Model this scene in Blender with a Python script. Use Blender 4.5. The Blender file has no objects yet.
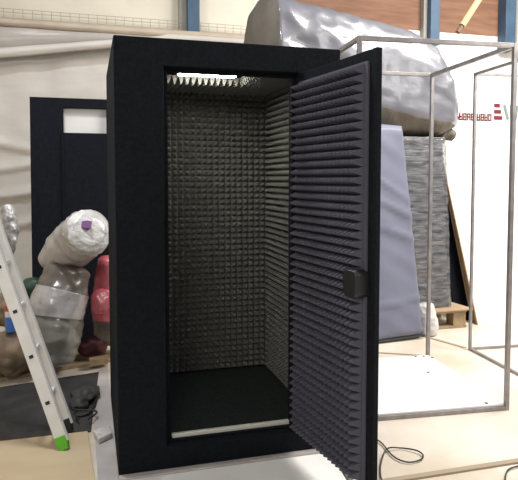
import bpy, bmesh, math, random
from mathutils import Vector, Matrix, noise
R = math.radians
sc = bpy.context.scene

# ---------------------------------------------------------------- camera
cam_d = bpy.data.cameras.new('camera')
cam = bpy.data.objects.new('camera', cam_d); sc.collection.objects.link(cam)
cam_d.sensor_fit = 'HORIZONTAL'; cam_d.sensor_width = 36
cam_d.lens = 585 / 518 * 36
cam_d.shift_x = (259 - 257) / 518
cam_d.shift_y = -(240 - 210) / 518
cam_d.clip_start = 0.05
cam.location = (0, 0, 1.46)
cam.rotation_euler = (R(90) - math.atan(32 / 585), 0, R(-16))
sc.camera = cam

# ---------------------------------------------------------------- world, lights, exposure
w = bpy.data.worlds.new('world'); sc.world = w; w.use_nodes = True
w.node_tree.nodes['Background'].inputs[0].default_value = (0.86, 0.92, 1.0, 1)
w.node_tree.nodes['Background'].inputs[1].default_value = 0.36
sc.view_settings.view_transform = 'Standard'; sc.view_settings.look = 'None'
sc.view_settings.gamma = 1; sc.view_settings.use_curve_mapping = False
sc.view_settings.exposure = 0.0

def area(name, loc, target, sx, sy, power, col):
    l = bpy.data.lights.new(name, 'AREA'); l.shape = 'RECTANGLE'; l.size = sx; l.size_y = sy
    l.energy = power; l.color = col
    o = bpy.data.objects.new(name, l); sc.collection.objects.link(o)
    o.location = loc
    d = Vector(target) - Vector(loc)
    o.rotation_euler = d.to_track_quat('-Z', 'Y').to_euler()
    return o
area('hall_lamp_right', (4.6, 3.0, 4.7), (4.2, 3.8, 0), 2.6, 1.8, 470, (1, .96, .9))
area('hall_lamp_front', (4.6, 0.2, 3.2), (3.2, 4.6, 1.0), 2.0, 1.6, 75, (1, .97, .93))
area('hall_lamp_rear_left', (-.6, 3.75, 4.6), (.8, 2.6, 1.1), .5, .5, 110, (.95, .96, 1))
area('hall_lamp_left', (-1.1, -.7, 3.4), (.4, 3.6, 1.1), 1.4, .8, 55, (1, .92, .82))

# ---------------------------------------------------------------- materials
def mat(name, col, rough=.6, metal=0, var=.0, scale=8, bump=0, bscale=40, col2=None, coat=0, emit=None, spec=.5, stretch=(1,1,1), alpha=None, trans=0, sheen=0, detail=4):
    m = bpy.data.materials.new(name); m.use_nodes = True
    nt = m.node_tree; n = nt.nodes; p = n['Principled BSDF']
    p.inputs['Base Color'].default_value = (*col, 1)
    p.inputs['Roughness'].default_value = rough; p.inputs['Metallic'].default_value = metal
    p.inputs['Specular IOR Level'].default_value = spec
    p.inputs['Coat Weight'].default_value = coat; p.inputs['Coat Roughness'].default_value = .15
    p.inputs['Sheen Weight'].default_value = sheen
    if trans: p.inputs['Transmission Weight'].default_value = trans
    if alpha is not None: p.inputs['Alpha'].default_value = alpha
    if emit:
        p.inputs['Emission Color'].default_value = (*emit[:3], 1); p.inputs['Emission Strength'].default_value = emit[3]
    tc = n.new('ShaderNodeTexCoord'); mp = n.new('ShaderNodeMapping'); mp.inputs['Scale'].default_value = stretch
    nt.links.new(tc.outputs['Object'], mp.inputs[0])
    if var or col2:
        nz = n.new('ShaderNodeTexNoise'); nz.inputs['Scale'].default_value = scale; nz.inputs['Detail'].default_value = detail
        nt.links.new(mp.outputs[0], nz.inputs[0])
        rp = n.new('ShaderNodeValToRGB')
        a = col; b = col2 or tuple(min(1, c * (1 + var)) for c in col)
        if not col2: a = tuple(c * (1 - var) for c in col)
        rp.color_ramp.elements[0].position = .36; rp.color_ramp.elements[1].position = .64
        rp.color_ramp.elements[0].color = (*a, 1); rp.color_ramp.elements[1].color = (*b, 1)
        nt.links.new(nz.outputs[0], rp.inputs[0]); nt.links.new(rp.outputs[0], p.inputs['Base Color'])
    if bump:
        nb = n.new('ShaderNodeTexNoise'); nb.inputs['Scale'].default_value = bscale; nb.inputs['Detail'].default_value = 5
        nt.links.new(mp.outputs[0], nb.inputs[0])
        bp = n.new('ShaderNodeBump'); bp.inputs['Strength'].default_value = bump; bp.inputs['Distance'].default_value = .02
        nt.links.new(nb.outputs[0], bp.inputs['Height']); nt.links.new(bp.outputs[0], p.inputs['Normal'])
    return m

M = dict(
    felt=mat('black_felt', (.0075, .009, .0125), .95, var=.25, scale=60, bump=.5, bscale=220, spec=.15),
    felt2=mat('black_felt_panel', (.0075, .0085, .0125), .95, var=.2, scale=30, bump=.4, bscale=150, spec=.15),
    carpet=mat('dark_carpet', (.024, .030, .029), 1, var=.25, scale=80, bump=.6, bscale=260, spec=.1),
    foam=mat('graphite_foam', (.088, .088, .115), .9, var=.03, scale=20, spec=.2),
    foam_in=mat('grey_foam', (.16, .158, .145), .9, var=.03, scale=20, spec=.2),
    led=mat('led_diffuser', (.9, .9, .9), .4, emit=(1, .97, .86, 36)),
    alu=mat('brushed_aluminium', (.62, .61, .6), .38, metal=.85, var=.08, scale=6, stretch=(1, 1, 12)),
    ladder=mat('ladder_aluminium', (.80, .79, .77), .5, metal=.1, var=.06, scale=8),
    strip=mat('threshold_metal', (.75, .73, .66), .4, metal=.3),
    steel=mat('grey_steel_tube', (.28, .26, .255), .4, metal=.5, var=.15, scale=14),
    dark=mat('black_plastic', (.012, .013, .014), .45),
    hole=mat('rung_socket', (.03, .025, .02), .7),
    green=mat('green_rubber', (.13, .5, .03), .55),
    plaster=mat('cream_plaster', (.80, .74, .61), .9, var=.05, scale=2, bump=.15, bscale=6),
    whitewall=mat('white_wall_panel', (.86, .84, .8), .8, var=.03, scale=2, bump=.05),
    orange=mat('orange_cladding', (.20, .095, .055), .75, col2=(.27, .14, .085), scale=2.2, stretch=(1, 1, 9), bump=.1),
    blue=mat('blue_painted_steel', (.05, .10, .165), .5, var=.12, scale=5),
    greystrip=mat('plain_grey_strip', (.33, .31, .28), .6, var=.08, scale=6),  # grey tone of the narrow strips left of the blue columns
    film=mat('hanging_plastic_film', (.56, .525, .475), .5, var=.05, scale=2.2, bump=.35, bscale=3.2, stretch=(1, 1, 3)),
    film2=mat('grey_plastic_film', (.40, .365, .33), .5, var=.06, scale=3, bump=.25, bscale=5, coat=.15),
    hem=mat('film_hem', (.48, .40, .31), .6, var=.08, scale=5),
    wire=mat('wire_mesh', (.50, .43, .32), .6),
    floorw=mat('pale_plywood_floor', (.54, .46, .36), .55, col2=(.70, .63, .54), scale=1.6, bump=.06, bscale=10),
    sheetw=mat('white_floor_sheet', (.84, .82, .80), .5, var=.02, scale=3),
    seam=mat('floor_seam', (.34, .27, .19), .8),
    ply=mat('tan_plywood', (.53, .41, .255), .65, col2=(.59, .47, .30), scale=2, stretch=(1, 2.5, 1), bump=.05),
    plyedge=mat('plywood_edge', (.36, .24, .13), .7, var=.1, scale=20),
    mat_=mat('black_rubber_sheet', (.035, .033, .033), .55, var=.25, scale=8, bump=.15),
    greysheet=mat('dusty_grey_sheet', (.42, .39, .37), .6, var=.12, scale=4, bump=.2, bscale=8),
    wood=mat('rough_wood', (.24, .165, .09), .8, col2=(.36, .26, .15), scale=6, stretch=(1, 6, 1), bump=.2),
    silver=mat('silver_wrap', (.15, .15, .17), .48, metal=.12, var=.09, scale=2.0, bump=.55, bscale=3.5, coat=.6, stretch=(1, 1, 1.6)),
    under=mat('dark_taupe_underside', (.15, .13, .105), .7, var=.14, scale=3, bump=.5, bscale=9, stretch=(3, 1, 1)),  # darker taupe on the silver bundle's underside, left end and tail
    pile=mat('stretch_wrapped_grey', (.04, .04, .043), .3, col2=(.12, .12, .13), scale=5, bump=.6, bscale=14, coat=.7, stretch=(1, 1, 4), detail=8),
    pile2=mat('stretch_wrapped_dark', (.04, .04, .043), .35, col2=(.11, .11, .12), scale=7, bump=.5, bscale=18, coat=.5, stretch=(1, 1, 5), detail=8),
    stretch=mat('clear_stretch_film', (.20, .20, .215), .25, var=.6, scale=9, bump=.7, bscale=16, coat=1, alpha=.3, stretch=(1, 1, 3)),
    matt=mat('blue_grey_fabric', (.155, .162, .222), .7, var=.05, scale=3, bump=.35, bscale=3.5, coat=.08),
    board=mat('white_laminate', (.85, .82, .76), .45, var=.02, scale=2),
    white=mat('white_film', (.60, .59, .57), .35, var=.15, scale=12, bump=.9, bscale=22, coat=.5),
    roll=mat('wrapped_roll', (.33, .30, .28), .4, col2=(.5, .47, .44), scale=4, bump=.6, bscale=14, coat=.5),
    purple=mat('purple_label', (.16, .055, .2), .5),
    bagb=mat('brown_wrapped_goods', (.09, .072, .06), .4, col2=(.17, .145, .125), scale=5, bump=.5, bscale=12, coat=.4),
    bagg=mat('clear_bag_grey_filling', (.10, .098, .085), .28, col2=(.23, .225, .2), scale=4, bump=.6, bscale=12, coat=.8, detail=6),
    band=mat('milky_film_band', (.30, .285, .28), .25, col2=(.48, .46, .46), scale=6, bump=.5, bscale=14, coat=.8),
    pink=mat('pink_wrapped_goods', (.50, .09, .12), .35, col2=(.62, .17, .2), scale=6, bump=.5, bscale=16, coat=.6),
    sack=mat('brown_paper_sack', (.15, .11, .075), .8, col2=(.27, .20, .13), scale=6, bump=.6, bscale=9),
    card=mat('cardboard', (.42, .30, .19), .85, var=.08, scale=6),
    insert=mat('translucent_window_sheet', (.62, .61, .59), .5, var=.04, scale=3, stretch=(1, 1, 4)),
    red=mat('red_print', (.22, .02, .03), .6), darkred=mat('dark_red_plastic', (.06, .01, .015), .5),
    greeng=mat('grey_green_print', (.22, .29, .26), .6),
    canb=mat('blue_can_paint', (.05, .16, .5), .4), canr=mat('red_can_paint', (.5, .06, .05), .4), canw=mat('white_can_paint', (.7, .7, .7), .4),
    foil=mat('crumpled_foil', (.22, .21, .2), .35, col2=(.6, .6, .6), scale=14, bump=.8, bscale=20, metal=.3),
    rubber=mat('black_cable', (.012, .012, .012), .5),
    tube=mat('yellow_tube', (.55, .40, .18), .5), tubed=mat('brown_tube_end', (.16, .09, .05), .6),
    greenbag=mat('dark_green_film', (.02, .055, .03), .5, var=.2),
)

# ---------------------------------------------------------------- helpers
def obj(name, bm, m, parent=None, smooth=False, bevel=0, sharp=True):
    me = bpy.data.meshes.new(name)
    bmesh.ops.recalc_face_normals(bm, faces=bm.faces)
    bm.to_mesh(me); bm.free()
    for x in (m if isinstance(m, (list, tuple)) else [m]): me.materials.append(x)
    o = bpy.data.objects.new(name, me); sc.collection.objects.link(o)
    if smooth:
        for p in me.polygons: p.use_smooth = True
    if bevel:
        b = o.modifiers.new('bevel', 'BEVEL'); b.width = bevel; b.segments = 2; b.limit_method = 'ANGLE'
    if parent: o.parent = parent
    return o
def thing(name, label, cat, loc=(0, 0, 0), rz=0, group=None):
    o = bpy.data.objects.new(name, None); sc.collection.objects.link(o); o.empty_display_size = .1
    o.location = loc; o.rotation_euler = (0, 0, rz); o['label'] = label; o['category'] = cat
    if group: o['group'] = group
    return o
def tag(o, label, cat, group=None):
    o['label'] = label; o['category'] = cat
    if group: o['group'] = group
    return o
def struct(name, bm, m, parent=None, **k):
    o = obj(name, bm, m, parent, **k)
    if not parent: o['kind'] = 'structure'
    return o
def B(): return bmesh.new()
def box(bm, x0, x1, y0, y1, z0, z1, mi=0, mtx=None):
    vs = [bm.verts.new((x, y, z)) for x in (x0, x1) for y in (y0, y1) for z in (z0, z1)]
    if mtx:
        for v in vs: v.co = mtx @ v.co
    for q in ((0, 1, 3, 2), (4, 6, 7, 5), (0, 4, 5, 1), (2, 3, 7, 6), (0, 2, 6, 4), (1, 5, 7, 3)):
        f = bm.faces.new([vs[i] for i in q]); f.material_index = mi
    return bm
def bxo(name, dims, m, parent=None, bevel=.003, mtx=None):
    return obj(name, box(B(), *dims, mtx=mtx), m, parent, bevel=bevel)
def ring_skin(bm, rings, cap=True, mi=0):
    rv = [[bm.verts.new(p) for p in r] for r in rings]
    n = len(rv[0])
    for a, b in zip(rv, rv[1:]):
        for i in range(n):
            f = bm.faces.new((a[i], a[(i + 1) % n], b[(i + 1) % n], b[i])); f.material_index = mi
    if cap:
        for r in (rv[0], rv[-1]):
            f = bm.faces.new(r); f.material_index = mi
    return bm
def frame_of(d):
    d = d.normalized(); a = Vector((0, 0, 1)) if abs(d.z) < .9 else Vector((1, 0, 0))
    u = d.cross(a).normalized(); return u, d.cross(u).normalized()
def tube(bm, pts, r, n=10, mi=0):
    pts = [Vector(p) for p in pts]; rings = []
    rr = r if isinstance(r, (list, tuple)) else [r] * len(pts)
    u = None
    for i, p in enumerate(pts):
        d = (pts[min(i + 1, len(pts) - 1)] - pts[max(i - 1, 0)]).normalized()
        if u is None: u, v = frame_of(d)
        else:
            u = (u - d * u.dot(d)).normalized(); v = d.cross(u)
        rings.append([p + (u * math.cos(t) + v * math.sin(t)) * rr[i] for t in [2 * math.pi * k / n for k in range(n)]])
    return ring_skin(bm, rings, mi=mi)
def sqtube(bm, a, b, s, up=(0, 0, 1)):
    a, b = Vector(a), Vector(b); d = (b - a).normalized()
    up = Vector(up)
    if abs(d.dot(up)) > .95: up = Vector((math.sin(R(5)), math.cos(R(5)), 0))
    u = d.cross(up).normalized() * s / 2; v = d.cross(u).normalized() * s / 2
    return ring_skin(bm, [[p + u + v, p - u + v, p - u - v, p + u - v] for p in (a, b)])
def spline(pts, n=60):
    pts = [Vector(p) for p in pts]; P = [pts[0]] + pts + [pts[-1]]; out = []
    m = len(pts) - 1
    for k in range(n + 1):
        s = k / n * m; i = min(int(s), m - 1); t = s - i
        a, b, c, d = P[i:i + 4]
        out.append(.5 * ((2 * b) + (c - a) * t + (2 * a - 5 * b + 4 * c - d) * t * t + (3 * b - a - 3 * c + d) * t ** 3))
    return out
def sack(bm, pts, prof, n=40, seg=44, amp=.02, fr=6, seed=0, flat=1.0, mi_fn=None, squish_z=None):
    """rounded soft tube along pts; prof = list of (t, radius)"""
    c = spline(pts, seg); rings = []; u = None
    for i, p in enumerate(c):
        t = i / seg
        d = (c[min(i + 1, seg)] - c[max(i - 1, 0)]).normalized()
        if u is None: u, v = frame_of(d)
        else: u = (u - d * u.dot(d)).normalized(); v = d.cross(u)
        for (t0, r0), (t1, r1) in zip(prof, prof[1:]):
            if t0 <= t <= t1 + 1e-9:
                s = (t - t0) / (t1 - t0); s = s * s * (3 - 2 * s) if (r0 > .02 and r1 > .02) else (math.sin(s * math.pi / 2) if r0 < r1 else 1 - math.sqrt(max(0, 1 - s * s)))
                r = r0 + (r1 - r0) * s; break
        ring = []
        for k in range(n):
            a = 2 * math.pi * k / n
            q = p + (u * math.cos(a) + v * math.sin(a) * flat) * r
            nn = noise.noise(q * fr + Vector((seed, 0, 0))) + .5 * noise.noise(q * fr * 2.7 + Vector((0, seed, 0)))
            ring.append(q + (q - p).normalized() * nn * amp * min(1, r / .05))
        rings.append(ring)
    rv = [[bm.verts.new(q) for q in r] for r in rings]
    for j, (a, b) in enumerate(zip(rv, rv[1:])):
        for k in range(n):
            f = bm.faces.new((a[k], a[(k + 1) % n], b[(k + 1) % n], b[k]))
            if mi_fn: f.material_index = mi_fn(j / seg)
    bm.faces.new(rv[0]); bm.faces.new(rv[-1])
    return bm
def foam(name, O, U, V, N, nu, nv, m, parent, depth=.046, back=.010, skip=None):
    """pyramid foam: nu x nv pyramids from corner O along U, V (full extents), tips towards N"""
    O, U, V, N = Vector(O), Vector(U), Vector(V), Vector(N).normalized()
    bm = B(); rnd = random.Random(nu * 7 + nv)
    g = [[bm.verts.new(O + U * i / nu + V * j / nv + N * back) for j in range(nv + 1)] for i in range(nu + 1)]
    for i in range(nu):
        for j in range(nv):
            q = (g[i][j], g[i + 1][j], g[i + 1][j + 1], g[i][j + 1])
            if skip and skip(i, j):
                continue
            c = O + U * (i + .5) / nu + V * (j + .5) / nv
            du, dv = U / nu * .09, V / nv * .09
            t = c + N * (back + depth) + U / nu * rnd.uniform(-.015, .015) + V / nv * rnd.uniform(-.015, .015)
            tv = [bm.verts.new(t + a * du + b * dv) for a, b in ((-1, -1), (1, -1), (1, 1), (-1, 1))]
            for k in range(4): bm.faces.new((q[k], q[(k + 1) % 4], tv[(k + 1) % 4], tv[k]))
            bm.faces.new(tv)
    # backing slab rim
    edge = [g[i][0] for i in range(nu)] + [g[nu][j] for j in range(nv)] + [g[i][nv] for i in range(nu, 0, -1)] + [g[0][j] for j in range(nv, 0, -1)]
    low = [bm.verts.new(v.co - N * back) for v in edge]
    for k in range(len(edge)):
        bm.faces.new((edge[k], low[k], low[(k + 1) % len(edge)], edge[(k + 1) % len(edge)]))
    o = obj(name, bm, m, parent)
    return o

# ================================================================ SETTING
struct('floor', box(B(), -4, 8, -1.5, 6.75, -.1, 0), M['floorw'])
bm = box(B(), -4, 2.3, 6.6, 6.75, 0, 5.2)
struct('wall_back', bm, M['plaster'])
struct('wall_rear', box(B(), 2.3, 8, 6.58, 6.75, 0, 3.3), M['whitewall'])
struct('trim_1', box(B(), 2.3, 8, 6.58, 6.75, 3.3, 5.2), M['orange'])            # orange cladding
struct('trim_2', box(B(), 1.06, 1.19, 6.42, 6.6, 0, 5.2), M['blue'], bevel=.004)
struct('trim_3', box(B(), .98, 1.06, 6.5, 6.6, 0, 5.2), M['greystrip'], bevel=.004)
struct('trim_4', box(B(), 4.06, 4.19, 6.42, 6.58, 3.1, 5.2), M['blue'], bevel=.004)
struct('trim_7', box(B(), 4.01, 4.06, 6.5, 6.58, 3.1, 5.2), M['greystrip'], bevel=.004)
struct('trim_5', box(B(), 5.15, 5.30, 6.42, 6.58, 3.1, 5.2), M['blue'], bevel=.004)
struct('trim_6', box(B(), 5.30, 6.1, 6.38, 6.58, 3.1, 5.2), M['plaster'], bevel=.004)
struct('wall_left', box(B(), -4, -3.9, -1.5, 6.6, 0, 5.2), M['plaster'])

# ---- wire mesh strip along the top of the left wall
t = thing('wire_mesh_strip', 'beige wire mesh strip running along the cream wall above the plastic film', 'wire mesh', (-.9, 6.5, 3.095))
bm = B()
for x in [k * .092 for k in range(-16, 31)]: tube(bm, [(x, 0, -.01), (x, 0, .08)], .0035, 5)
for z in (-.01, .045, .08): tube(bm, [(-1.5, 0, z), (2.8, 0, z)], .0035, 5)
obj('mesh_wires', bm, M['wire'], t)

# ---- hanging plastic film on left
def film_pt(x, z):
    y = 6.33
    for (x0, z0, x1, z1, a, wd) in ((-1.0, 1.25, .3, 1.62, .07, .05), (-1.2, .95, 0., 1.2, .05, .06), (-.9, 1.8, .6, 1.72, .04, .07), (-1.2, 1.5, .4, 1.9, .04, .06)):
        s = (x - x0) / (x1 - x0); zl = z0 + (z1 - z0) * s - .08 * math.sin(math.pi * min(1, max(0, s)))
        d = (z - zl) / wd
        y -= a * math.exp(-d * d) if d > 0 else a * math.exp(-d * d * 6)
    y += .03 * noise.noise(Vector((x * 1.3, z * 2.5, 3))) + .03 * noise.noise(Vector((x * 4, z * .6, 7)))
    return y
bm = B(); nx, nz = 120, 110
g = [[bm.verts.new((-3.0 + 5.4 * i / nx, film_pt(-3.0 + 5.4 * i / nx, .02 + 2.98 * j / nz), .02 + 2.98 * j / nz)) for j in range(nz + 1)] for i in range(nx + 1)]
for i in range(nx):
    for j in range(nz): bm.faces.new((g[i][j], g[i + 1][j], g[i + 1][j + 1], g[i][j + 1]))
t = obj('plastic_curtain', bm, M['film'], smooth=True)
sm = t.modifiers.new('s', 'SOLIDIFY'); sm.thickness = .004
tag(t, 'off-white plastic sheeting hung in folds over the left wall', 'plastic sheet')
# valance: grey doubled film swag with hem along its top
def swag(name, up, lo, m, y, thick, parent):
    bm = B(); n = 50; k = 8; cols = []
    for i in range(n + 1):
        x = -1.9 + 4.1 * i / n
        zu, zl = up(x), lo(x)
        cols.append([bm.verts.new((x, y - .03 * math.sin(math.pi * j / k) + .008 * noise.noise(Vector((x * 3, j, 0))), zl + (zu - zl) * j / k)) for j in range(k + 1)])
    for a, b in zip(cols, cols[1:]):
        for j in range(k): bm.faces.new((a[j], b[j], b[j + 1], a[j + 1]))
    o = obj(name, bm, m, parent, smooth=True); s = o.modifiers.new('s', 'SOLIDIFY'); s.thickness = thick
    return o
t = thing('film_valance', 'grey doubled film swag with tan hem under the wire mesh strip', 'plastic sheet', (0, 0, 0))
swag('swag', lambda x: 2.95, lambda x: 2.69 + .125 * (x + .8) if x < .8 else 2.86, M['film2'], 6.22, .006, t)
swag('lower_fold', lambda x: (2.71 + .14 * (x + .8)) if x < .8 else 2.95, lambda x: (2.615 + .155 * (x + .8)) if x < .8 else 2.87, M['film'], 6.17, .006, t)
swag('hem', lambda x: 2.995 - .0 * (x + .8), lambda x: 2.935 - .008 * (x + .8), M['hem'], 6.2, .01, t)

# ================================================================ BOOTH
X0, X1, Y0, Y1, H = .118, 1.268, 2.842, 3.985, 2.127
booth = thing('acoustic_booth', 'tall black felt-covered sound booth with its foam-lined door standing open', 'sound booth', ((X0 + X1) / 2, (Y0 + Y1) / 2, 0))
bl = Vector(booth.location)
def bp(name, dims, m, parent=booth, bevel=.004):
    x0, x1, y0, y1, z0, z1 = dims
    d = (x0 - bl.x, x1 - bl.x, y0 - bl.y, y1 - bl.y, z0, z1)
    return bxo(name, d, m, parent, bevel)
# front frame with door opening
OX0, OX1, OZ0, OZ1 = .352, 1.04, .128, 1.995
bm = B()
def addb(bm, x0, x1, y0, y1, z0, z1): box(bm, x0 - bl.x, x1 - bl.x, y0 - bl.y, y1 - bl.y, z0, z1)
def ringframe(bm, xo0, xo1, zo0, zo1, xi0, xi1, zi0, zi1, y0, y1):
    P = lambda x, y, z: bm.verts.new((x - bl.x, y - bl.y, z))
    o = [[P(x, y, z) for x, z in ((xo0, zo0), (xo1, zo0), (xo1, zo1), (xo0, zo1))] for y in (y0, y1)]
    i = [[P(x, y, z) for x, z in ((xi0, zi0), (xi1, zi0), (xi1, zi1), (xi0, zi1))] for y in (y0, y1)]
    for k in range(4):
        l = (k + 1) % 4
        bm.faces.new((o[0][k], o[0][l], i[0][l], i[0][k])); bm.faces.new((o[1][k], i[1][k], i[1][l], o[1][l]))
        bm.faces.new((o[0][k], o[1][k], o[1][l], o[0][l])); bm.faces.new((i[0][k], i[0][l], i[1][l], i[1][k]))
ringframe(bm, X0, X1, 0, H, OX0, OX1, OZ0, OZ1, Y0, Y0 + .05)
obj('front_frame', bm, M['felt'], booth, bevel=.006)
bm = B(); ringframe(bm, X0 + .03, X1 - .03, .03, H - .03, OX0 + .022, OX1 - .022, OZ0 + .01, OZ1 - .015, Y0 + .05, Y0 + .10)
obj('door_stop_frame', bm, M['felt'], booth, bevel=.003)
bp('side_wall', (X0, X0 + .045, Y0 + .05, Y1, 0, H), M['felt'])
bp('side_wall', (X1 - .045, X1, Y0 + .05, Y1, 0, H), M['felt'])
bp('rear_wall', (X0 + .045, X1 - .045, Y1 - .045, Y1, 0, H), M['felt'])
bp('roof', (X0 + .045, X1 - .045, Y0 + .1, Y1 - .045, H - .06, H), M['felt'])
bp('booth_floor', (X0 + .045, X1 - .045, Y0 + .1, Y1 - .045, 0, .13), M['carpet'])
bp('threshold_strip', (OX0 + .034, OX1 - .025, Y0 + .068, Y0 + .092, OZ0 + .010, OZ0 + .032), M['strip'], bevel=.004)
L = lambda x, y, z: (x - bl.x, y - bl.y, z)
xi0, xi1, yi0, yi1 = X0 + .045, X1 - .045, Y0 + .10, Y1 - .045
zc = H - .06
foam('rear_foam', L(xi0, yi1, .135), (xi1 - xi0, 0, 0), (0, 0, zc - .135), (0, -1, 0), 26, 49, M['foam_in'], booth)
foam('side_foam', L(xi1, yi1 - .05, .135), (0, -(yi1 - .05 - yi0), 0), (0, 0, zc - .135), (-1, 0, 0), 23, 49, M['foam_in'], booth)
foam('side_foam', L(xi0, yi1 - .05, .135), (0, -(yi1 - .05 - yi0), 0), (0, 0, zc - .135), (1, 0, 0), 23, 49, M['foam_in'], booth)
LY0, LY1, LX0, LX1 = 3.26, 3.42, .49, .84
cy = (yi1 - .05 - yi0) / 23; cxw = (xi1 - xi0 - .1) / 26
foam('ceiling_foam', L(xi0 + .05, yi0, zc), (xi1 - xi0 - .1, 0, 0), (0, yi1 - .05 - yi0, 0), (0, 0, -1), 26, 23, M['foam_in'], booth,
     skip=lambda i, j: yi0 + cy * (j + .5) < LY1 and LX0 - .12 < xi0 + .05 + cxw * (i + .5) < LX1 + .03)
lt = bp('ceiling_light', (LX0, LX1, LY0 - .02, LY1 - .01, zc - .012, zc), M['white'])
bp('diffuser', (LX0 + .01, LX1 - .01, LY0 - .01, LY1 - .02, zc - .018, zc - .012), M['led'], lt, bevel=0)
# door
door = bpy.data.objects.new('door', None)
DW, DT = .668, .026
# door panel in local axes: +x along the door away from hinge, +y away from inner face
ang = R(8)
ex = Vector((math.sin(ang), -math.cos(ang), 0)); ey = Vector((math.cos(ang), math.sin(ang), 0))
DM = Matrix(((ex.x, ey.x, 0, OX1 + .0 - bl.x), (ex.y, ey.y, 0, Y0 - .001 - bl.y), (0, 0, 1, 0), (0, 0, 0, 1)))
DZ0, DZ1 = .128, 1.992
dp = obj('door', box(B(), .0, DW, 0, DT, DZ0, DZ1, mtx=DM), M['felt'], booth, bevel=.003)
bpy.data.objects.remove(door)
fz0, fz1 = .17, 1.945
bxo('foam_backing', (.012, DW - .05, -.012, 0, fz0 - .02, fz1 + .0), M['foam'], dp, .002, mtx=DM)
T3 = lambda v: DM @ Vector(v)
RD = DM.to_3x3()
foam('door_foam', T3((.014, -.012, fz0 - .018)), RD @ Vector((DW - .05 - .034, 0, 0)), (0, 0, fz1 - fz0 + .006), RD @ Vector((0, -1, 0)), 17, 46, M['foam'], dp, depth=.05, back=.004)
def rr_plate(w, h, r, t, mtx, n=6):
    bm = B(); pts = []
    for cxx, cz, a0 in ((w / 2 - r, h / 2 - r, 0), (-w / 2 + r, h / 2 - r, 90), (-w / 2 + r, -h / 2 + r, 180), (w / 2 - r, -h / 2 + r, 270)):
        for k in range(n + 1):
            a = R(a0 + 90 * k / n); pts.append((cxx + r * math.cos(a), cz + r * math.sin(a)))
    rings = [[mtx @ Vector((x * s, y, z * s)) for x, z in pts] for y, s in ((0, 1), (-t * .8, 1), (-t, .9))]
    return ring_skin(bm, rings)
ha = obj('door_handle', rr_plate(.105, .125, .03, .066, DM @ Matrix.Translation((DW - .092, 0, 1.012))), M['dark'], dp, bevel=.002)
obj('outer_handle', box(B(), DW - .10, DW - .03, DT, DT + .018, .985, 1.05, mtx=DM), M['dark'], dp, bevel=.006)
for z in (.35, 1.07, 1.8):
    obj('hinge', tube(B(), [T3((-.006, DT + .004, z - .04)), T3((-.006, DT + .004, z + .04))], .007, 12), M['dark'], dp)

# ================================================================ FLOOR COVERINGS
def slab(name, pts, z0, z1, m, label, cat, parent=None, bevel=.002):
    bm = B(); ring_skin(bm, [[Vector((x, y, z)) for x, y in pts] for z in (z0, z1)])
    o = obj(name, bm, m, parent, bevel=bevel)
    if label: tag(o, label, cat)
    return o
slab('plywood_sheet', [(-1.4, 3.42), (-.03, 3.42), (.02, 2.62), (-1.2, 2.3)], .0, .012, M['ply'], 'tan plywood sheet lying on the floor at the front left', 'plywood')
slab('rubber_sheet', [(-1.6, 4.12), (.05, 4.48), (-.012, 3.425), (-1.5, 3.425)], .001, .008, M['mat_'], 'black rubber sheet on the floor behind the tan plywood', 'rubber sheet')
slab('grey_film', [(-.01, 4.3), (.117, 4.75), (.117, 2.45), (.03, 2.3)], .001, .006, M['greysheet'], 'dusty grey sheet on the floor along the left side of the booth', 'floor sheet')
slab('wooden_board', [(-1.6, 4.5), (.6, 5.1), (.62, 4.86), (-1.5, 4.2)], .001, .026, M['wood'], 'rough brown wooden board on the floor in front of the wrapped bags', 'board')
slab('white_floor_board', [(.125, 2.25), (1.132, 2.15), (1.205, 2.836), (.125, 2.836)], .001, .010, M['sheetw'], 'white board lying on the floor directly in front of the booth', 'floor board')
slab('edge_batten', [(1.135, 2.15), (1.16, 2.15), (1.232, 2.837), (1.207, 2.837)], .001, .018, M['steel'], 'thin grey batten on the floor running from the booth corner toward the front', 'batten')
slab('floor_batten', [(1.3, 2.44), (2.7, 2.43), (2.7, 2.465), (1.3, 2.475)], .0005, .012, M['seam'], 'long thin brown batten on the floor at the bottom right', 'batten')
slab('floor_strip', [(2.83, 5.0), (2.87, 5.0), (3.11, 4.27), (3.07, 4.27)], .0005, .006, M['seam'], 'thin tan strip on the floor from the pallet to the rear metal frame', 'strip')
slab('floor_lath', [(2.2, 4.42), (2.62, 4.19), (2.62, 4.165), (2.2, 4.39)], .0005, .006, M['seam'], 'short tan lath on the floor under the blue-grey mattress', 'strip')
slab('front_batten', [(.118, 2.80), (1.205, 2.80), (1.205, 2.838), (.118, 2.838)], .0105, .022, M['greysheet'], 'thin light grey batten on the floor along the booth front', 'batten')
o = slab('crumpled_paper', [(-.0, 3.36), (.09, 3.42), (.105, 3.3), (.03, 3.24)], .007, .04, M['white'], 'crumpled white paper beside the left booth side on the grey sheet', 'paper', bevel=.008)

# ================================================================ LADDER
lad = thing('ladder', 'aluminium ladder with a green rubber foot leaning to the left', 'ladder', (-.145, 3.215, .012))
near0 = Vector((0, 0, .0)); up = Vector((-.36, .30, 1.02)).normalized()
span = Vector((.014, .22, 0)); face = Vector((.957, -.29, 0))
face = (face - up * face.dot(up)).normalized(); nrm = up.cross(face).normalized()
def rail(off, length, m):
    bm = B(); rings = []
    for s in (0.04, length):
        c = off + up * s
        rings.append([c + face * a + nrm * b for a, b in ((-.033, -.011), (.033, -.011), (.033, .011), (-.033, .011))])
    ring_skin(bm, rings); return bm
if nrm.y < 0: nrm = -nrm
r1 = obj('rail', rail(near0, 2.5, 0), M['ladder'], lad, bevel=.003)
r2 = obj('rail', rail(span, 2.5, 0), M['ladder'], lad, bevel=.003)
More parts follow.
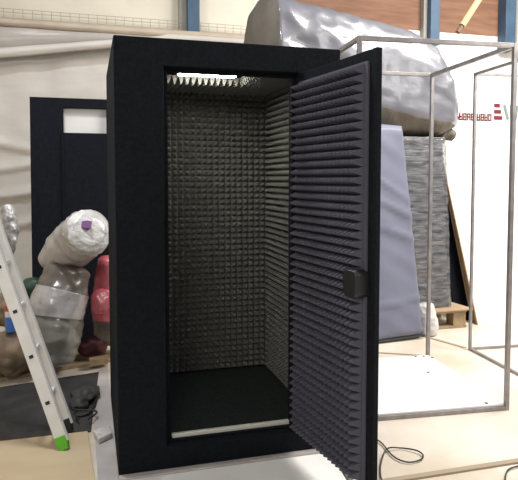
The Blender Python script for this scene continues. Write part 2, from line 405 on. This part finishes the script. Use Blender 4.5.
# rail lips
for off, rl in ((near0, r1), (span, r2)):
    bm = B()
    for sg in (-1, 1):
        rings = [[off + up * s + face * (sg * .033 + a) + nrm * b for a, b in ((-.003, .0), (.003, .0), (.003, .015), (-.003, .015))] for s in (.04, 2.5)]
        ring_skin(bm, rings)
    obj('rail_lip', bm, M['ladder'], rl)
for k in range(9):
    s = .262 + .262 * k
    bm = B(); a, b = near0 + up * s, span + up * s
    ring_skin(bm, [[p + face * x + up * z for x, z in ((-.014, -.012), (.014, -.012), (.014, .012), (-.014, .012))] for p in (a, b)])
    rg_ = obj('rung', bm, M['ladder'], lad, bevel=.002)
    bm = B(); c = near0 + up * s - nrm * .012
    ring_skin(bm, [[p + face * x + up * z for x, z in ((-.012, -.009), (.012, -.009), (.012, .009), (-.012, .009))] for p in (c, c - nrm * .0012)])
    obj('rung_socket', bm, M['hole'], rg_)
for off, mm in ((near0, M['green']), (span, M['dark'])):
    bm = B(); ring_skin(bm, [[off + up * s + face * a * q + nrm * b * q for a, b in ((-.03, -.018), (.03, -.018), (.03, .018), (-.03, .018))] for s, q in ((-.0, .8), (.03, 1), (.075, 1))])
    f = obj('rubber_foot', bm, mm, lad, bevel=.004)
    if mm is M['green']: f['label'] = 'bright green rubber foot'
for o in list(lad.children):
    pass

# ================================================================ LEFT: BLACK PANEL AND BAGS
t = thing('felt_panel', 'black felt-covered booth panel with a rectangular window, standing against the left wall', 'panel', (0, 5.2, 0))
t.rotation_euler = (R(-4), 0, 0)
bm = B(); px0, px1, pz0, pz1 = -.475, .62, 0.0, 2.155
wx0, wx1, wz0, wz1 = -.205, .155, 1.855, 2.075
o4 = ((px0, pz0), (px1, pz0), (px1, pz1), (px0, pz1)); i4 = ((wx0, wz0), (wx1, wz0), (wx1, wz1), (wx0, wz1))
vo = [[bm.verts.new((x, y, z)) for x, z in o4] for y in (0, .05)]; vi = [[bm.verts.new((x, y, z)) for x, z in i4] for y in (0, .05)]
for k in range(4):
    l = (k + 1) % 4
    bm.faces.new((vo[0][k], vo[0][l], vi[0][l], vi[0][k])); bm.faces.new((vo[1][k], vi[1][k], vi[1][l], vo[1][l]))
    bm.faces.new((vo[0][k], vo[1][k], vo[1][l], vo[0][l])); bm.faces.new((vi[0][k], vi[0][l], vi[1][l], vi[1][k]))
obj('panel_body', bm, M['felt2'], t, bevel=.005)
bxo('white_sheet_insert', (wx0 - .02, wx1 + .02, .052, .062, wz0 - .02, wz1 + .02), M['insert'], t, .002)
bm = B(); box(bm, -.22, -.205, -.012, 0, .9, 1.85)
obj('felt_seam', bm, M['felt'], t)

t = thing('wrapped_roll', 'pale film-wrapped roll with a purple label, topmost of the bundle heap', 'roll', (0, 0, 0))
A0, A1 = Vector((-.27, 4.98, .79)), Vector((-.004, 4.38, 1.08)); d = (A1 - A0).normalized()
bm = B(); sack(bm, [A0, (A0 + A1) / 2 + Vector((0, 0, .0)), A1], [(0, .02), (.14, .15), (.5, .178), (.9, .172), (1, .158)], seg=48, amp=.018, fr=7, seed=4)
obj('roll_body', bm, M['roll'], t, smooth=True)
u, v = frame_of(d)
bm = B(); sack(bm, [A1 - d * .05, A1 + d * .0, A1 + d * .028], [(0, .174), (.45, .165), (.8, .118), (1, .02)], seg=16, amp=.016, fr=18, seed=9)
obj('film_end', bm, M['white'], t, smooth=True)
c = A1 + d * .034 + Vector((-.035, -.01, .035))
bm = B(); rx = Vector((math.cos(R(16)), -math.sin(R(16)), 0)); rz = rx.cross(d).normalized()
if rz.z < 0: rz = -rz
ring_skin(bm, [[c + d * o_ + rx * a * .042 + rz * b * .034 for a, b in ((-1, -.8), (.9, -1), (1, .7), (.1, 1), (-.7, .8))] for o_ in (-.03, .002)])
f = obj('paper_label', bm, M['purple'], t, bevel=.003); f['label'] = 'purple label'

t = thing('clear_bag_bundle', 'tall clear plastic bag of grey goods with a milky band, behind the ladder', 'bundle', (0, 0, 0))
bm = B(); sack(bm, [(-.30, 4.52, .05), (-.26, 4.58, .38), (-.15, 4.67, .80)], [(0, .03), (.12, .16), (.35, .205), (.7, .195), (.9, .16), (1, .02)], seg=60, amp=.028, fr=7, seed=1)
o = obj('bag_body', bm, [M['bagg'], M['bagb']], t, smooth=True)
for p in o.data.polygons: p.material_index = 1 if p.center.z > .63 else 0
bm = B(); sack(bm, [(-.252, 4.58, .42), (-.232, 4.60, .52), (-.205, 4.62, .61)], [(0, .202), (.5, .209), (1, .200)], seg=16, amp=.02, fr=7, seed=1)
obj('film_band', bm, M['band'], t, smooth=True)
t = thing('pink_bundle', 'pink wrapped bundle beside the booth, right of the clear bag', 'bundle', (0, 0, 0))
bm = B(); sack(bm, [(.14, 4.78, .12), (.155, 4.8, .42), (.19, 4.83, .84)], [(0, .03), (.15, .12), (.5, .16), (.85, .14), (1, .02)], seg=50, amp=.025, fr=8, seed=6)
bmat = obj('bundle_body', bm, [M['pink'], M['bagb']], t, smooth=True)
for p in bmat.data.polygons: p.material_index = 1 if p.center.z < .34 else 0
bm = B(); sack(bm, [(.09, 4.72, .4), (.10, 4.72, .5), (.12, 4.74, .58)], [(0, .075), (.5, .1), (1, .02)], seg=14, amp=.02, fr=12, seed=7)
obj('film_twist', bm, M['pink'], t, smooth=True)
bm = B(); sack(bm, [(-.78, 4.55, .17), (-.55, 4.5, .20), (-.40, 4.45, .16)], [(0, .03), (.2, .17), (.7, .18), (1, .03)], seg=40, amp=.05, fr=6, seed=12, flat=.9)
tag(obj('brown_sack', bm, M['sack'], smooth=True), 'crumpled brown sack lying at the left edge behind the ladder, the lower one', 'sack')
bm = B(); sack(bm, [(-.82, 4.75, .42), (-.62, 4.72, .47), (-.46, 4.68, .44)], [(0, .03), (.2, .15), (.7, .15), (1, .03)], seg=40, amp=.05, fr=6, seed=15, flat=.8)
tag(obj('brown_sack', bm, M['sack'], smooth=True), 'smaller brown paper sack behind the ladder on top of the lower sack', 'sack')
bm = B(); sack(bm, [(-.50, 4.98, .03), (-.47, 4.98, .3), (-.44, 5.0, .66)], [(0, .05), (.3, .09), (.8, .09), (1, .02)], seg=36, amp=.03, fr=6, seed=21)
tag(obj('green_bag', bm, M['greenbag'], smooth=True), 'dark green plastic bag peeking out behind the clear bag', 'bag')
t = thing('spray_can', 'blue and red spray can standing behind the ladder', 'can', (-.55, 4.42, .372))
bm = B(); tube(bm, [(0, 0, 0), (0, 0, .11)], .036, 20); obj('can_body', bm, M['canb'], t, bevel=.004)
bm = B(); tube(bm, [(0, 0, .11), (0, 0, .15)], .0362, 20); obj('can_band', bm, M['canw'], t)
bm = B(); tube(bm, [(0, 0, .15), (0, 0, .19), (0, 0, .21), (0, 0, .215)], [.036, .036, .024, .012], 20); obj('can_top', bm, M['canr'], t)
bm = B(); sack(bm, [(-.635, 5.0, .78), (-.6, 5.02, .98), (-.63, 5.05, 1.25)], [(0, .015), (.2, .03), (.7, .052), (1, .02)], seg=30, amp=.02, fr=18, seed=33)
tag(obj('foil_bundle', bm, M['foil'], smooth=True), 'crumpled silver foil strip standing behind the ladder at the left edge', 'foil')
bm = B(); sack(bm, [(-.1, 4.72, .1), (.0, 4.75, .14), (.12, 4.75, .12)], [(0, .02), (.2, .07), (.8, .07), (1, .02)], seg=20, amp=.03, fr=9, seed=3)
tag(obj('dark_red_bag', bm, M['darkred'], smooth=True), 'small dark red bag on the floor between the clear bag and pink bundle', 'bag')
slab('wood_offcut', [(-.02, 4.62), (.118, 4.66), (.118, 4.58), (-.02, 4.54)], .03, .08, M['wood'], 'short wooden offcut on the floor beneath the pink bundle', 'offcut')
t = thing('cable_clutter', 'tangle of dark cables on the black sheet behind the ladder foot', 'cables', (0, 0, 0))
rr = random.Random(5)
bm = B(); sack(bm, [(-.10, 3.75, .03), (-.06, 3.9, .035), (-.02, 4.12, .03)], [(0, .02), (.3, .07), (.7, .08), (1, .02)], seg=30, amp=.035, fr=12, seed=41, flat=.35)
obj('crumpled_film', bm, M['mat_'], t, smooth=True)
for k in range(2):
    pts = [(-.12 + rr.uniform(0, .15), 3.5 + i * .1 + rr.uniform(-.05, .05), .014 + rr.uniform(0, .03)) for i in range(6)]
    obj('cable', tube(B(), spline(pts, 40), .006, 6), M['rubber'], t, smooth=True)

# ================================================================ RIGHT SIDE
# pallet + wrapped pile
t = thing('pallet', 'wooden pallet on the floor under the film-wrapped pile', 'pallet', (2.95, 5.35, 0))
for y in (-.42, 0, .42): bxo('bottom_runner', (-.62, .58, y - .06, y + .06, 0, .025), M['wood'], t)
for x in (-.54, -.02, .50):
    for y in (-.42, 0, .42): bxo('block', (x - .07, x + .07, y - .06, y + .06, .025, .15), M['wood'], t)
for k in range(6): bxo('deck_board', (-.62, .58, -.48 + k * .17, -.48 + k * .17 + .12, .15, .175), M['wood'], t)
slab('cardboard_layer', [(2.32, 4.84), (3.58, 4.84), (3.5, 5.8), (2.32, 5.8)], .176, .192, M['card'], 'cardboard sheet lying between the pallet and the wrapped pile', 'cardboard')
pile = thing('wrapped_pile', 'tall pile of grey boards in shiny stretch film behind the metal frame', 'wrapped pile', (2.87, 5.38, 0))
rr = random.Random(2)
zz = .193; k = 0
while zz < 1.79:
    hh = rr.uniform(.045, .075); s = 1 - .05 * (zz / 1.8)
    bm = B(); dx, dy = rr.uniform(-.008, .008), rr.uniform(-.006, .006)
    box(bm, -.45 * s + dx, (.52 - .09 * zz / 1.8) + dx, -.42 * s + dy, .42, zz, zz + hh - .004)
    obj('wrapped_board', bm, M['pile'] if k % 3 else M['pile2'], pile, bevel=.006); zz += hh; k += 1
bxo('wrapped_board', (-.44, .44, -.42, .42, zz, 1.852), M['pile2'], pile, .006)
PT = 1.852
# film skin : shallow creased sheet around lower and upper part
for (za, zb, q) in ((.20, PT - .01, 1),):
    bm = B(); cols = []
    for i in range(91):
        s_ = i / 90
        pts_ = [(-.47, .30), (-.47, -.435), (.52, -.435), (.52, .30)]
        seg_ = s_ * 3; ii = min(2, int(seg_)); f_ = seg_ - ii
        x = pts_[ii][0] * (1 - f_) + pts_[ii + 1][0] * f_; y = pts_[ii][1] * (1 - f_) + pts_[ii + 1][1] * f_
        col = []
        for j in range(61):
            z = za + (zb - za) * j / 60
            n_ = .012 * noise.noise(Vector((x * 6 + z * 5, z * 14, q))) + .006 * noise.noise(Vector((x * 20 - z * 12, z * 30, q)))
            kx = (1 - .19 * z / 1.8) if x > 0 else (1 - .04 * z / 1.8)
            col.append(bm.verts.new((x * kx + (.018 if x > 0 else -.018), y - .012 + n_ - .0, z)))
        cols.append(col)
    for a, b in zip(cols, cols[1:]):
        for j in range(60): bm.faces.new((a[j], b[j], b[j + 1], a[j + 1]))
    o = obj('stretch_film', bm, M['stretch'], pile, smooth=True); o.modifiers.new('s', 'SOLIDIFY').thickness = .003

# big silver bundle on top
BX = .10
bd = thing('silver_bundle', 'huge silver-wrapped foam bundle lying on the pile behind the booth', 'bundle', (0, 0, 0))
nX, nA = 90, 72
def bundle_section(x):
    # returns y-centre, half depth, z top, z front bottom, z bottom
    K = [(1.55, 3.08, 2.55, 2.40), (1.75, 3.06, 2.48, 2.30), (2.1, 3.02, 2.30, 2.06), (2.5, 2.96, 2.13, 1.88), (2.9, 2.88, 2.03, 1.87), (3.2, 2.76, 1.98, 1.87), (3.36, 2.50, 1.96, 1.88), (3.5, 2.10, 1.97, 1.90)]
    for a, b in zip(K, K[1:]):
        if a[0] <= x <= b[0]:
            s = (x - a[0]) / (b[0] - a[0]); return [a[i] + (b[i] - a[i]) * s for i in (1, 2, 3)]
    return K[0][1:] if x < K[0][0] else K[-1][1:]
bm = B(); rings = []
for i in range(nX + 1):
    x = 1.60 + (3.5 - 1.60) * i / nX
    zt, zf, zb = bundle_section(x)
    endf = min(1, (3.56 - x) / .25) ** .4
    yf, yb = 5.3 - .48 * endf, 5.3 + .46 * endf
    prof = [(yf + .02, zf), (yf, zf + (zt - zf) * .35), (yf + .03, zf + (zt - zf) * .72), (yf + .16, zt - .03), (5.3, zt + .02), (yb - .15, zt - .05), (yb, (zt + zf) / 2), (yb - .05, zf), (5.35, zb), (yf + .22, zb)]
    m_ = len(prof); ring = []
    for k in range(nA):
        s = k / nA * m_; ii = int(s); f_ = s - ii
        P = [prof[(ii + q) % m_] for q in (-1, 0, 1, 2)]
        pt = []
        for c_ in (0, 1):
            a, b, c, d_ = [p[c_] for p in P]
            pt.append(.5 * (2 * b + (c - a) * f_ + (2 * a - 5 * b + 4 * c - d_) * f_ ** 2 + (3 * b - a - 3 * c + d_) * f_ ** 3))
        q = Vector((x + (-.10 * (pt[0] - 4.8) if i < 25 else 0) * (1 - i / 25), pt[0], pt[1]))
        n1 = noise.noise(Vector((q.x * 2.2 + q.z * 2.6, q.y * 2, q.z * 2.0))) * .045
        n2 = abs(noise.noise(Vector((q.x * 5 + q.z * 7, q.y * 3, q.z * 4 - q.x * 3)))) * -.035
        dirv = (q - Vector((x, 5.3, (zt + zf) / 2))).normalized()
        if k / nA * m_ > 7.2: n1 *= .5
        ring.append(q + dirv * (n1 + n2))
    rings.append(ring)
rv = [[bm.verts.new(q) for q in r] for r in rings]
for a, b in zip(rv, rv[1:]):
    for k in range(nA):
        f = bm.faces.new((a[k], a[(k + 1) % nA], b[(k + 1) % nA], b[k]))
        f.material_index = 1 if (k + .5) / nA * 10 > 6.9 or (k + .5) / nA * 10 < 0.02 else 0
f = bm.faces.new(rv[0]); f.material_index = 1
bm.faces.new(rv[-1])
o = obj('wrapped_body', bm, [M['silver'], M['under']], bd, smooth=True)
# right tail flap
bm = B(); sack(bm, [(3.36, 5.15, 1.93), (3.46, 5.15, 1.90), (3.53, 5.12, 1.86)], [(0, .12), (.5, .07), (1, .015)], seg=14, amp=.02, fr=9, seed=5)
obj('film_tail', bm, M['under'], bd, smooth=True)

# blue grey mattress leaning
t = thing('foam_mattress', 'blue-grey covered foam mattress leaning upright behind the open door', 'mattress', (0, 0, 0))
bm = B(); nx, nz = 30, 60; rings = []
bot_l, bot_r, top_l, top_r = Vector((2.26, 4.60, .012)), Vector((2.915, 4.66, .03)), Vector((2.30, 4.74, 1.95)), Vector((2.725, 4.76, 1.93))
fr_ = []; bk = []
for j in range(nz + 1):
    rowf, rowb = [], []
    for i in range(nx + 1):
        s, q = i / nx, j / nz
        p = (bot_l * (1 - s) + bot_r * s) * (1 - q) + (top_l * (1 - s) + top_r * s) * q
        e = min(1, min(s, 1 - s) * 14) ** .5 * min(1, min(q, 1 - q) * 40) ** .5
        wr = .010 * noise.noise(Vector((p.x * 3 + p.z * 2, p.z * 7 + p.x * 4, 1))) + (-.018 * math.exp(-((p.z - 1.15 + .45 * (p.x - 2.7)) / .02) ** 2) - .016 * math.exp(-((p.z - .95 + .3 * (p.x - 2.7)) / .02) ** 2) - .014 * math.exp(-((p.z - 1.3 + .6 * (p.x - 2.7)) / .02) ** 2) - .016 * math.exp(-((p.z - .36 - .1 * (p.x - 2.7)) / .015) ** 2)) * (1 if p.x > 2.2 else 0)
        rowf.append(bm.verts.new(p + Vector((0, -.05 * e - wr * -1, 0)))); rowb.append(bm.verts.new(p + Vector((0, .05 * e + .02, 0))))
    fr_.append(rowf); bk.append(rowb)
for g_ in (fr_, bk):
    for j in range(nz):
        for i in range(nx): bm.faces.new((g_[j][i], g_[j][i + 1], g_[j + 1][i + 1], g_[j + 1][i]))
for j in range(nz):
    for i in (0, nx): bm.faces.new((fr_[j][i], fr_[j + 1][i], bk[j + 1][i], bk[j][i]))
for i in range(nx):
    for j in (0, nz): bm.faces.new((fr_[j][i], bk[j][i], bk[j][i + 1], fr_[j][i + 1]))
obj('cover', bm, M['matt'], t, smooth=True)
bm = B(); tube(bm, [bot_l + Vector((0, -.03, .005)), bot_r + Vector((0, -.03, .005))], .009, 6)
obj('bottom_piping', bm, M['dark'], t)

# white bag
bm = B(); sack(bm, [(3.0, 4.74, .01), (3.0, 4.74, .16), (2.98, 4.75, .3)], [(0, .08), (.3, .1), (.8, .09), (1, .02)], seg=24, amp=.02, fr=9, seed=8)
tag(obj('white_bag', bm, M['white'], smooth=True), 'small white plastic bag on the floor between mattress and pallet', 'bag')
bxo_ = bxo('red_box', (2.855, 2.895, 4.72, 4.77, 0, .09), M['red']); tag(bxo_, 'tiny red box on the floor at the mattress corner', 'box')

# leaning boards
def leaning(name, x0, x1, yb, yt, zt, th, m, me, label, skew=0):
    t = thing(name, label, 'board', (0, 0, 0))
    bm = B()
    P = lambda x, y, z: Vector((x, y, z))
    ring_skin(bm, [[P(x0, yb, 0.0), P(x1, yb, 0.0), P(x1, yb + th, 0.0), P(x0, yb + th, 0.0)], [P(x0 + skew, yt, zt), P(x1 + skew, yt, zt), P(x1 + skew, yt + th, zt), P(x0 + skew, yt + th, zt)]])
    obj('panel_face', bm, m, t)
    bm = B(); ring_skin(bm, [[P(x0 - .012, yb, .0), P(x0, yb, 0), P(x0, yb + th, 0), P(x0 - .012, yb + th, 0)], [P(x0 - .012 + skew, yt, zt), P(x0 + skew, yt, zt), P(x0 + skew, yt + th, zt), P(x0 - .012 + skew, yt + th, zt)]])
    obj('edge_band', bm, me, t)
leaning('leaning_board', 3.7, 5.0, 4.915, 5.66, 1.90, .03, M['board'], M['plyedge'], 'large white board with brown edge leaning at the right, nearest of the leaning boards')
leaning('leaning_board', 3.72, 4.7, 5.02, 5.68, 1.80, .02, M['ply'], M['card'], 'tan board leaning directly behind the large white board')
leaning('leaning_board', 3.61, 4.6, 5.12, 5.74, 1.66, .04, M['felt2'], M['felt2'], 'black board leaning between the wrapped pile and the tan board')

# lettering on the wall
t = thing('wall_lettering', 'row of dark red letters on the white wall at the right', 'lettering', (4.54, 6.579, 2.205))
rr = random.Random(8)
xx = .0
for k in range(9):
    w_ = .052; bm = B()
    if k == 0:   # a W
        for a, b in (((0, .1), (.016, 0)), ((.016, 0), (.03, .07)), ((.03, .07), (.044, 0)), ((.044, 0), (.06, .1))):
            tube(bm, [(xx + a[0], 0, a[1]), (xx + b[0], 0, b[1])], .006, 5)
    else:
        for q in range(4):
            if q in (0, 1): box(bm, xx + q * .034, xx + q * .034 + .014, -.006, 0, 0, .09)
            elif rr.random() < .8: box(bm, xx, xx + .045, -.006, 0, (0, .075)[q - 2], (0, .075)[q - 2] + .016)
        if rr.random() < .7: box(bm, xx, xx + .045, -.006, 0, .038, .052)
    obj('letter', bm, M['red'], t); xx += .058 + (.03 if k == 4 else 0)
t = thing('wall_lettering', 'three short stacked dark red lines right of the letter row', 'lettering', (5.12, 6.579, 2.215))
for k in range(3): bxo('line', (0, .13 - .02 * k, -.006, 0, .01 + k * .08, .06 + k * .08), M['red'], t)
t = thing('wall_emblem', 'grey-green emblem on the white wall next to the post', 'emblem', (5.29, 6.572, 2.205))
for q in range(3):
    bm = B(); box(bm, 0, .04, 0, .006, 0, .2, mtx=Matrix.Translation((.03 + q * .055, 0, .02)) @ Matrix.Rotation(R(-18 + q * 14), 4, 'Y'))
    obj('emblem_stroke', bm, M['greeng'], t)

# hanging tube
t = thing('hanging_tube', 'yellow tube hanging down at a slant near the top right', 'tube', (0, 0, 0))
p0, p1 = Vector((3.155, 4.5, 2.79)), Vector((3.75, 4.5, 3.65)); d = (p1 - p0).normalized()
obj('tube_body', tube(B(), [p0, p1], .028, 16), M['tube'], t, smooth=False)
obj('tube_tip', tube(B(), [p0 - d * .075, p0 - d * .0], .021, 14), M['tubed'], t)
obj('hanging_cord', tube(B(), [p1, (3.8, 4.5, 5.2)], .004, 6), M['rubber'], t)

# metal frames
def mframe(name, label, B0, yaw, w_, dep, hgt, s, base):
    a = R(yaw); r = Vector((math.cos(a), -math.sin(a), 0)); d = Vector((math.sin(a), math.cos(a), 0))
    t = thing(name, label, 'frame', (B0[0], B0[1], 0), 0, None)
    c = {(i, j): -r * (w_ * i) + d * (dep * j) for i in (0, 1) for j in (0, 1)}
    up_ = Vector((0, 0, 1))
    for k in c: obj('post', sqtube(B(), c[k] + up_ * .0, c[k] + up_ * hgt, s), M['steel'], t, bevel=.002)
    for z in (s / 2 + .001, hgt - s / 2):
        for (p, q) in (((0, 0), (1, 0)), ((0, 1), (1, 1)), ((0, 0), (0, 1)), ((1, 0), (1, 1))):
            dd = (c[q] - c[p]).normalized() * s / 2
            obj('rail', sqtube(B(), c[p] + dd + up_ * z, c[q] - dd + up_ * z, s), M['steel'], t, bevel=.002)
    if base:
        bm = B(); e = .0
        ring_skin(bm, [[c[k] + up_ * z for k in ((0, 0), (1, 0), (1, 1), (0, 1))] for z in (s + .002, s + .012)])
        fp = obj('base_panel', bm, M['sheetw'], t)
        for (i, j) in ((.12, .03), (.12, .97), (.05, .97), (.2, .62), (.9, .5), (.0, .93)):
            p = -r * (w_ * i) + d * (dep * j) + up_ * (s + .012)
            obj('screw', tube(B(), [p, p + up_ * .003], .011, 10), M['dark'], fp)
    return t
mframe('metal_frame', 'square steel tube cage with a white base panel beside the open door', (2.51, 3.045), 5, 1.0, 1.04, 2.28, .026, True)
mframe('metal_frame', 'second steel tube cage at the right edge behind the nearer cage', (4.09, 3.02), 5, 1.1, 1.1, 2.33, .022, False)

# cables on the floor
for pts, lab in (([(1.30, 3.10, .01), (1.45, 2.99, .01), (1.518, 2.853, .01), (1.505, 2.67, .01), (1.541, 2.592, .01), (1.617, 2.593, .01), (1.661, 2.636, .01), (1.65, 2.686, .014), (1.591, 2.739, .01), (1.502, 2.729, .022), (1.408, 2.619, .01), (1.341, 2.493, .01), (1.30, 2.36, .01)], 'black cable looped on the floor beside the open door'),
                 ([(2.14, 2.412, .01), (2.057, 2.401, .01), (1.981, 2.38, .01), (1.901, 2.303, .01), (1.81, 2.191, .01)], 'short black cable curling at the bottom right corner')):
    tag(obj('floor_cable', tube(B(), spline(pts, 90), .004, 8), M['rubber'], smooth=True), lab, 'cable')
